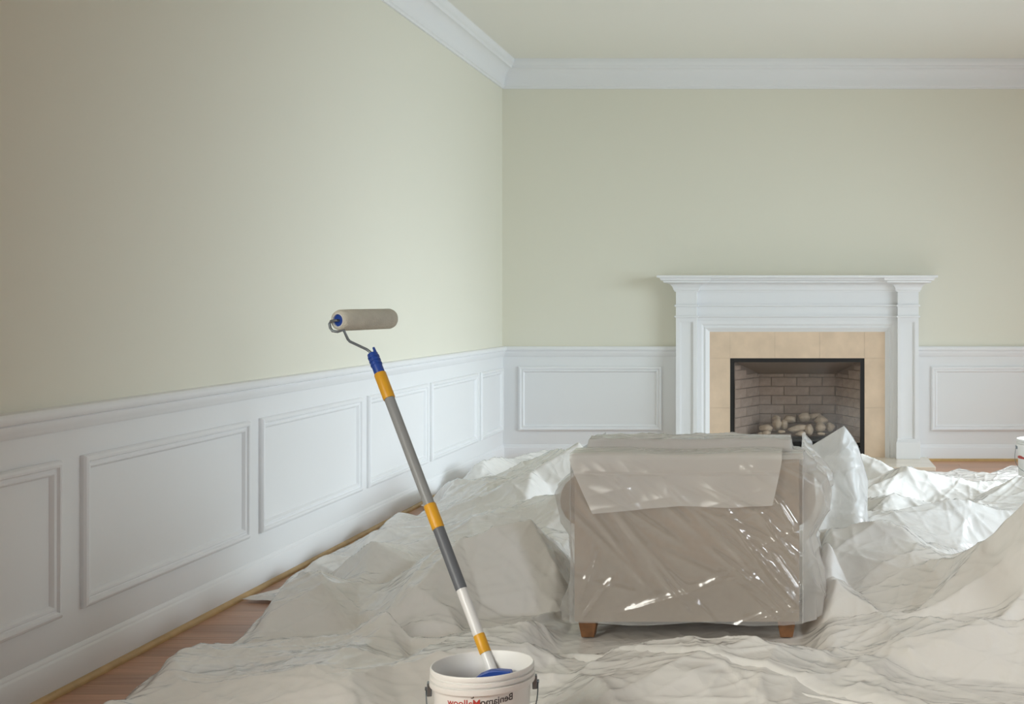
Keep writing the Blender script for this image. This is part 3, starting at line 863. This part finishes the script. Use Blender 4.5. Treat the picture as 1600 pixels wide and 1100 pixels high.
# film cover over the chair
cov = empty('chair_cover', ((CX0+CX1)/2, CY0, .07))
tag(cov, 'clear plastic film draped over the armchair with a milky flap across its back', 'plastic cover')
def vpart(mb, name, m, **k): return setparent(mb.build(name, m, **k), cov)
def ridges(a, b, seed, n, amp, wid):
    """sum of straight pinch creases on the (a, b) plane"""
    r = np.random.RandomState(seed); o = np.zeros_like(a)
    for _ in range(n):
        cx, cz, th = r.uniform(a.min(), a.max()), r.uniform(b.min(), b.max()), r.choice([-.75, -.55, -.95, -.35, .3]) + r.uniform(-.15, .15)
        L_ = r.uniform(.08, .26)
        u = (a-cx)*math.cos(th) + (b-cz)*math.sin(th); v = -(a-cx)*math.sin(th) + (b-cz)*math.cos(th)
        w = wid*r.uniform(.6, 1.6)
        o += amp*r.uniform(.4, 1)*np.exp(-(u/L_)**4)*np.exp(-np.abs(v)/w)
    return o
res = .009
# back leaf of the skirt
res = .005; xs = np.arange(CX0-.012, CX1+.014, res); zs = np.linspace(.066, .648, 116)
A, B = np.meshgrid(xs, zs)
dep = .010 + ridges(A, B, 4, 30, .010, .012) + ridges(A[:, :]*1, B, 9, 22, .026, .009)*sstep(-.35, -.02, A)*sstep(.55, .2, B)*1.0
for (xa, ya), (xb, yb), am in (((1150,828),(1243,938),.030), ((1186,800),(1246,880),.022), ((1100,850),(1236,958),.016), ((1206,770),(1248,838),.020),
                               ((1075,790),(1180,880),.012), ((1215,900),(1249,948),.022), ((960,900),(912,968),.014), ((935,860),(906,950),.012),
                               ((1190,840),(1248,925),.020), ((1010,870),(1080,960),.008), ((1120,800),(1200,868),.012)):
    pa, pb = P(xa, ya, CY0-.02), P(xb, yb, CY0-.02); L_ = math.hypot(pb.x-pa.x, pb.z-pa.z); ux, uz = (pb.x-pa.x)/L_, (pb.z-pa.z)/L_
    tt = (A-pa.x)*ux + (B-pa.z)*uz; dd = np.abs(-(A-pa.x)*uz + (B-pa.z)*ux)
    dep = dep + am*1.2*np.exp(-dd/.007)*sstep(-.02, L_*.5, tt)*sstep(L_+.02, L_-.02, tt)
mb = MB(); mb.grid(np.stack([A, CY0 - dep - .012*sstep(.25, .07, B)*np.abs(np.sin(A*9)), B + .004*np.sin(A*14)*sstep(.2,.06,B)], -1))
vpart(mb, 'back_film', M['film_clear'], smooth=180)
# side leaves
for s in (-1, 1):
    ys = np.arange(CY0-.012, CY1+.03, res)
    A, B = np.meshgrid(ys, zs)
    roll = np.sqrt(np.maximum(.110**2 - (B-.483)**2, 0))
    outl = np.where(B > .483, roll, np.maximum(.110*np.exp(-((.483-B)/.16)**2), .0)) - .040
    ke = sstep(CY0-.012, CY0+.06, A)
    outl = np.maximum(outl*ke, .010)
    fold = ridges(A, B, 20+s, 40, .012, .012)
    if s > 0:
        outl = outl + sstep(CY0-.0, CY0+.12, A)*(.024 + .018*np.sin(A*26 + B*5) + .010*np.sin(A*47 + 1 + B*9)) + .05*sstep(.4, .07, B)*ke
    else:
        outl = outl + sstep(.3, .07, B)*.03*ke*(1+.5*np.sin(A*30))
    outl = .010 + (outl - .010)*(.25 + .75*sstep(.648, .60, B)); fold = fold*sstep(.648, .58, B)
    X = (CX0 - outl - fold*ke) if s < 0 else (CX1 + outl + fold*ke)
    mb = MB(); mb.grid(np.stack([X, A, B - .05*sstep(.3, .07, B)*0], -1))
    vpart(mb, 'side_film', M['film_clear'] if s < 0 else M['film_flap'], smooth=180)
# top leaf: drapes over back, cushion, arms, seat
xs = np.arange(CX0-.012, CX1+.014, res); ys = np.arange(CY0-.010, CY1+.03, res)
A, B = np.meshgrid(xs, ys)
zt = np.full_like(A, .46)
zt = np.maximum(zt, np.where(B < CY0+.15, .648 - .02*sstep(.05, 0, B-CY0+.01), 0))
inb = (B > CY0+.16) & (B < CY0+.35) & (A > CX0+.02) & (A < CX1-.03)
zt = np.maximum(zt, np.where(inb, .682, 0))
armz = lambda xc: .483 + np.sqrt(np.maximum(.106**2 - (A-xc)**2, 0))
zt = np.maximum(zt, np.where(np.abs(A-CX0-.04) < .106, armz(CX0+.04), 0)); zt = np.maximum(zt, np.where(np.abs(A-CX1+.04) < .106, armz(CX1-.04), 0))
z2 = zt.copy()
for _ in range(10):
    z2 = np.maximum(blur(z2, 3), zt + .001)
z2 = z2 + np.abs(ridges(A, B*1.0, 33, 34, .010, .010))*sstep(CY0+.10, CY0+.2, B)
mb = MB(); mb.grid(np.stack([A, B, z2], -1))
vpart(mb, 'top_film', M['film_top'], smooth=180)
# milky flap folded over the back
n1, n2 = 110, 70
s = np.linspace(0, 1, n1)[None,:]; t = np.linspace(0, 1, n2)[:,None]
xl_top, xr_top = CX0 - .012, CX1 - .06
low = [P(q[0], q[1], 4.395) for q in ((926,803), (985,797), (1062,790), (1140,793), (1207,789))]
lx = np.interp(s[0], [0,.2,.48,.76,1], [p.x for p in low]); lz = np.interp(s[0], [0,.2,.48,.76,1], [p.z for p in low])
tx = xl_top + (xr_top-xl_top)*s[0]
Xs = np.zeros((n2, n1)); Ys = np.zeros((n2, n1)); Zs = np.zeros((n2, n1))
for i in range(n2):
    q = t[i,0]
    if q < .25:      # on top of the back, running from cushion to rear edge
        w = q/.25; Xs[i] = tx; Ys[i] = CY0 + .13 - (.13+.012)*w; Zs[i] = .658 + .004*np.sin(s[0]*9) - .004*w*w
    elif q < .32:
        w = (q-.25)/.07; Xs[i] = tx; Ys[i] = CY0 - .012 - .012*math.sin(w*math.pi/2); Zs[i] = .654 + .004*np.sin(s[0]*9) - .02*(1-math.cos(w*math.pi/2))
    else:
        w = (q-.32)/.68; k = w**1.15
        Xs[i] = tx*(1-k) + lx*k; Ys[i] = CY0 - .024 - .012*w; Zs[i] = (.634 + .004*np.sin(s[0]*9))*(1-w) + lz*w
hang = np.clip((t-.3)/.2, 0, 1)
cr = ridges(Xs, Zs, 12, 26, .007, .010)*hang
cr += .006*np.exp(-((Zs-.586)/.004)**2)*hang
mb = MB(); mb.grid(np.stack([Xs, Ys - cr - .008*hang*np.sin(s*11)**2*t, Zs], -1))
vpart(mb, 'back_flap', M['film_flap'], smooth=180)

# ================================================================== PAIL
def pail(name, label, loc, Rt, Rb, Hh, face, text, band=False):
    root = empty(name, loc); root.rotation_euler = (0, 0, face)     # local -Y looks toward the viewer
    tag(root, label, 'pail')
    th = .003; rr = lambda z: Rb + (Rt-.006-Rb)*z/Hh
    prof = [(.001, 0), (Rb-.004, 0), (Rb, .004)]
    k = Hh/.267
    zz = [Hh-.044, Hh-.0435, Hh-.030, Hh-.0295, Hh-.026, Hh-.0165, Hh-.016, Hh-.013, Hh-.003, Hh]
    prof += [(rr(Hh-.046), Hh-.046), (Rt+.001, Hh-.045), (Rt+.002, Hh-.043), (Rt+.0015, Hh-.031), (Rt-.0055, Hh-.030), (Rt-.0055, Hh-.0265),
             (Rt+.0005, Hh-.0255), (Rt+.0005, Hh-.0175), (Rt-.005, Hh-.0165), (Rt-.005, Hh-.0125), (Rt-.0005, Hh-.0115), (Rt, Hh-.004), (Rt-.001, Hh-.001), (Rt-.003, Hh), (Rt-.005, Hh-.001),
             (Rt-.006, Hh-.004), (rr(Hh-.03)-th, Hh-.03), (Rb-th, .006), (.001, .006)]
    mb = MB(); mb.lathe(prof, 72); body = mb.build('body', M['pail'], root, smooth=40)
    ez = Hh-.050
    for s in (-1, 1):
        mb = MB(); mb.box(s*(Rt+.001)-.006, s*(Rt+.001)+.006, -.010, .010, ez-.022, ez+.012)
        mb.build('ear', M['steel'], root, bevel=.002)
        mb = MB(); mb.tube([(s*(Rt-.002), 0, ez-.004), (s*(Rt+.012), 0, ez-.004)], .0045, 12); mb.build('rivet', M['steel'], root)
    pts = []
    for i in range(41):
        a = math.pi*i/40
        pts.append(((Rt+.009)*math.cos(a), -(Rt+.009)*math.sin(a)*.98, ez - .004 - .115*math.sin(a)**.75*k))
    mb = MB(); mb.tube(pts, .0017, 8); mb.build('bail_wire', M['steel'], root, smooth=180)
    def write(txt, m, size, cen, z, nm, mirror=True, tilt=0.0):
        cu = bpy.data.curves.new('lettering', 'FONT'); cu.body = txt; cu.size = size; cu.align_x = 'CENTER'
        cu.offset = size*.012
        tmp = bpy.data.objects.new('lettering_tmp', cu); COL.objects.link(tmp)
        dg = bpy.context.evaluated_depsgraph_get(); me = bpy.data.meshes.new_from_object(tmp.evaluated_get(dg))
        bpy.data.objects.remove(tmp)
        bm = bmesh.new(); bm.from_mesh(me)
        bmesh.ops.subdivide_edges(bm, edges=[e for e in bm.edges if e.calc_length() > .006], cuts=2)
        for v in bm.verts:
            x = -v.co.x if mirror else v.co.x
            x += cen; zz = z + v.co.y + tilt*x
            rad = rr(zz) + .0006; a = x/rad
            v.co = (rad*math.sin(a), -rad*math.cos(a), zz)
        bm.normal_update(); bm.to_mesh(me); bm.free(); me.materials.clear(); me.materials.append(m)
        o = bpy.data.objects.new(nm, me); COL.objects.link(o); o.parent = body
    for w in text: write(*w)
    if band:
        for z0, z1, a0, a1, m in ((.030, .062, -1.5, 1.5, M['brown_ink']), (.215, .228, -1.5, 1.5, M['red_ink'])):
            mb = MB(); vs = []; n = 40
            for i in range(n+1):
                a = a0 + (a1-a0)*i/n
                for z in (z0, z1 + (.006*math.sin(a*6) if z0 > .1 else 0)): rad = rr(z)+.0008; vs.append((rad*math.sin(a), -rad*math.cos(a), z))
            mb.add(vs, [(2*i, 2*i+2, 2*i+3, 2*i+1) for i in range(n)]); mb.build('printed_band', m, body, smooth=180)
    return root
face = math.atan2(BKT[0], BKT[1])*-1
pail('paint_pail', 'white plastic paint pail in the foreground holding the roller pole', (*BKT, .006), .127, .108, .261, face,
     [('Benjamo', M['black_ink'], .024, .036, .190, 'black_lettering', True, .05), ('Malloow', M['red_ink'], .025, -.048, .188, 'red_lettering', True, .0),
      ('c', M['black_ink'], .018, -.024, .2085, 'printed_mark', True)])
pail('paint_pail', 'white paint pail with brown band standing at the right picture edge', (*BK2, .010), .148, .132, .335, math.radians(-28), [], band=True)

# ================================================================== ROLLER ON POLE
p_lo = P(770, 1050, 3.31); p_hi = P(580, 548, 3.65)
dz = (p_hi - p_lo)/(p_hi.z - p_lo.z)
def at_z(z): return p_lo + dz*(z - p_lo.z)
def at_py(py):             # point of the pole line seen at picture row py
    lo, hi = -.3, 1.4
    for _ in range(50):
        m_ = (lo+hi)/2; q = p_lo + (p_hi-p_lo)*m_
        if VY + (EYE-q.z)*F/q.y > py: lo = m_
        else: hi = m_
    return p_lo + (p_hi-p_lo)*lo
rl = empty('paint_roller', tuple(at_z(.02)))
tag(rl, 'paint roller on a long grey, white and yellow extension pole leaning in the pail', 'paint roller')
def rpart(mb, name, m, **k): return setparent(mb.build(name, m, **k), rl)
def seg(name, y0, y1, rad, m, label=None, z0=None):
    a = at_py(y0); b = at_py(y1) if z0 is None else at_z(z0)
    mb = MB(); mb.tube([a, a+(b-a)*.03, b-(b-a)*.03, b], [rad*.96, rad, rad, rad*.96], 24)
    o = rpart(mb, name, m, smooth=40)
    if label: o['label'] = label
    return o
gr = seg('grip', 553, 585, .0148, M['blue'], 'blue threaded socket')
seg('collar', 584, 623, .0168, M['yellow'], 'yellow collar')
seg('pole_section', 621, 792, .0145, M['grey1'], 'mid grey upper tube')
seg('collar', 789, 826, .0168, M['yellow'], 'yellow collar')
seg('pole_section', 824, 921, .0155, M['grey2'], 'slate grey sleeve')
seg('pole_section', 919, 996, .0142, M['white_pole'], 'white tube')
seg('collar', 992, 1020, .0150, M['yellow'], 'yellow collar')
seg('pole_section', 1018, 0, .0130, M['white_pole'], 'pale lower tube', z0=.045)
# grip prongs
ax = (p_hi - p_lo).normalized(); gt = at_py(553)
mb = MB(); sx = Vector((1,0,0)); off = (sx - ax*sx.dot(ax)).normalized()*.009
mb.tube([gt+off-ax*.01, gt+off+ax*.017], [.005, .0035], 10); 
o = mb.build('prong', M['blue']); o.parent = gr
for k in range(3):
    mb = MB(); q = gt - ax*(.012 + k*.012); mb.tube([q-ax*.0025, q+ax*.0025], .0163, 24); o = mb.build('grip_ring', M['blue'], smooth=40); o.parent = gr
# blue paddle at the pole's foot, standing in the pail
q0 = P(768, 1044, 3.30)
mb = MB(); w = .052; yc = 3.285
out = [(-w, .030), (w*.95, .030), (w*1.0, .219), (w*.97, .228), (w*.35, .2305), (-w*.1, .2285), (-w*.55, .219), (-w, .200)]
xc = q0.x + .004
mb.sweep(out, lambda x, z: (xc + x, yc - .012 - (z-.22)*-.05, z), lambda x, z: (xc + x, yc + .012 - (z-.22)*-.05, z))
rpart(mb, 'paddle', M['blue'], bevel=.003)['label'] = 'blue plastic paddle'
# roller head
aang = R(23); axv = Vector((math.sin(aang), math.cos(aang), .012)).normalized()
e0 = P(528, 500.5, 3.62); Ln = .222; e1 = e0 + axv*Ln
rad = .0300
def along(prof, name, m, parent=None, smooth=50):
    """lathe around the roller axis; prof = (radius, distance along axis)"""
    mb = MB(); mb.lathe(prof, 40)
    q = Vector((0,0,1)).rotation_difference(axv).to_matrix()
    mb.v = [tuple(e0 + q @ Vector(v)) for v in mb.v]
    if parent is None: return rpart(mb, name, m, smooth=smooth)
    o = mb.build(name, m, smooth=smooth); o.parent = parent; return o
nap = along([(.0195, 0), (.024, 0), (.0275, .003), (rad, .010), (rad+.0006, .05), (rad, Ln-.012), (.0275, Ln-.004), (.022, Ln), (.001, Ln)], 'roller_cover', M['nap'])
along([(.0195, -.001), (.0195, .02), (.0175, .02), (.0175, -.001), (.0195, -.001)], 'cardboard_core', M['white_pole'], nap)
along([(.001, .004), (.0172, .004), (.0172, .012)], 'end_cap', M['blue'], nap)['label'] = 'blue end cap'
# wire: from grip, two bends, round the end to the axle
w0 = gt - ax*.01
pts = [w0, gt + ax*.006 + Vector((-.004,0,0)), P(573, 546, 3.648), P(546.5, 533.5, 3.635), P(543.5, 530, 3.634), P(537, 516, 3.62), e0 - axv*.004 + Vector((.002, 0, -.0325)), e0 - axv*.007 + Vector((-.010, 0, -.030)), e0 - axv*.008 + Vector((-.018, .006, -.0215)),
       e0 - axv*.008 + Vector((-.021, .008, -.010)), e0 - axv*.008 + Vector((-.016, .006, -.002)), e0 - axv*.007, e0 + axv*.05]
mb = MB(); mb.tube(pts, .0038, 12); rpart(mb, 'wire_frame', M['steel'], smooth=60)
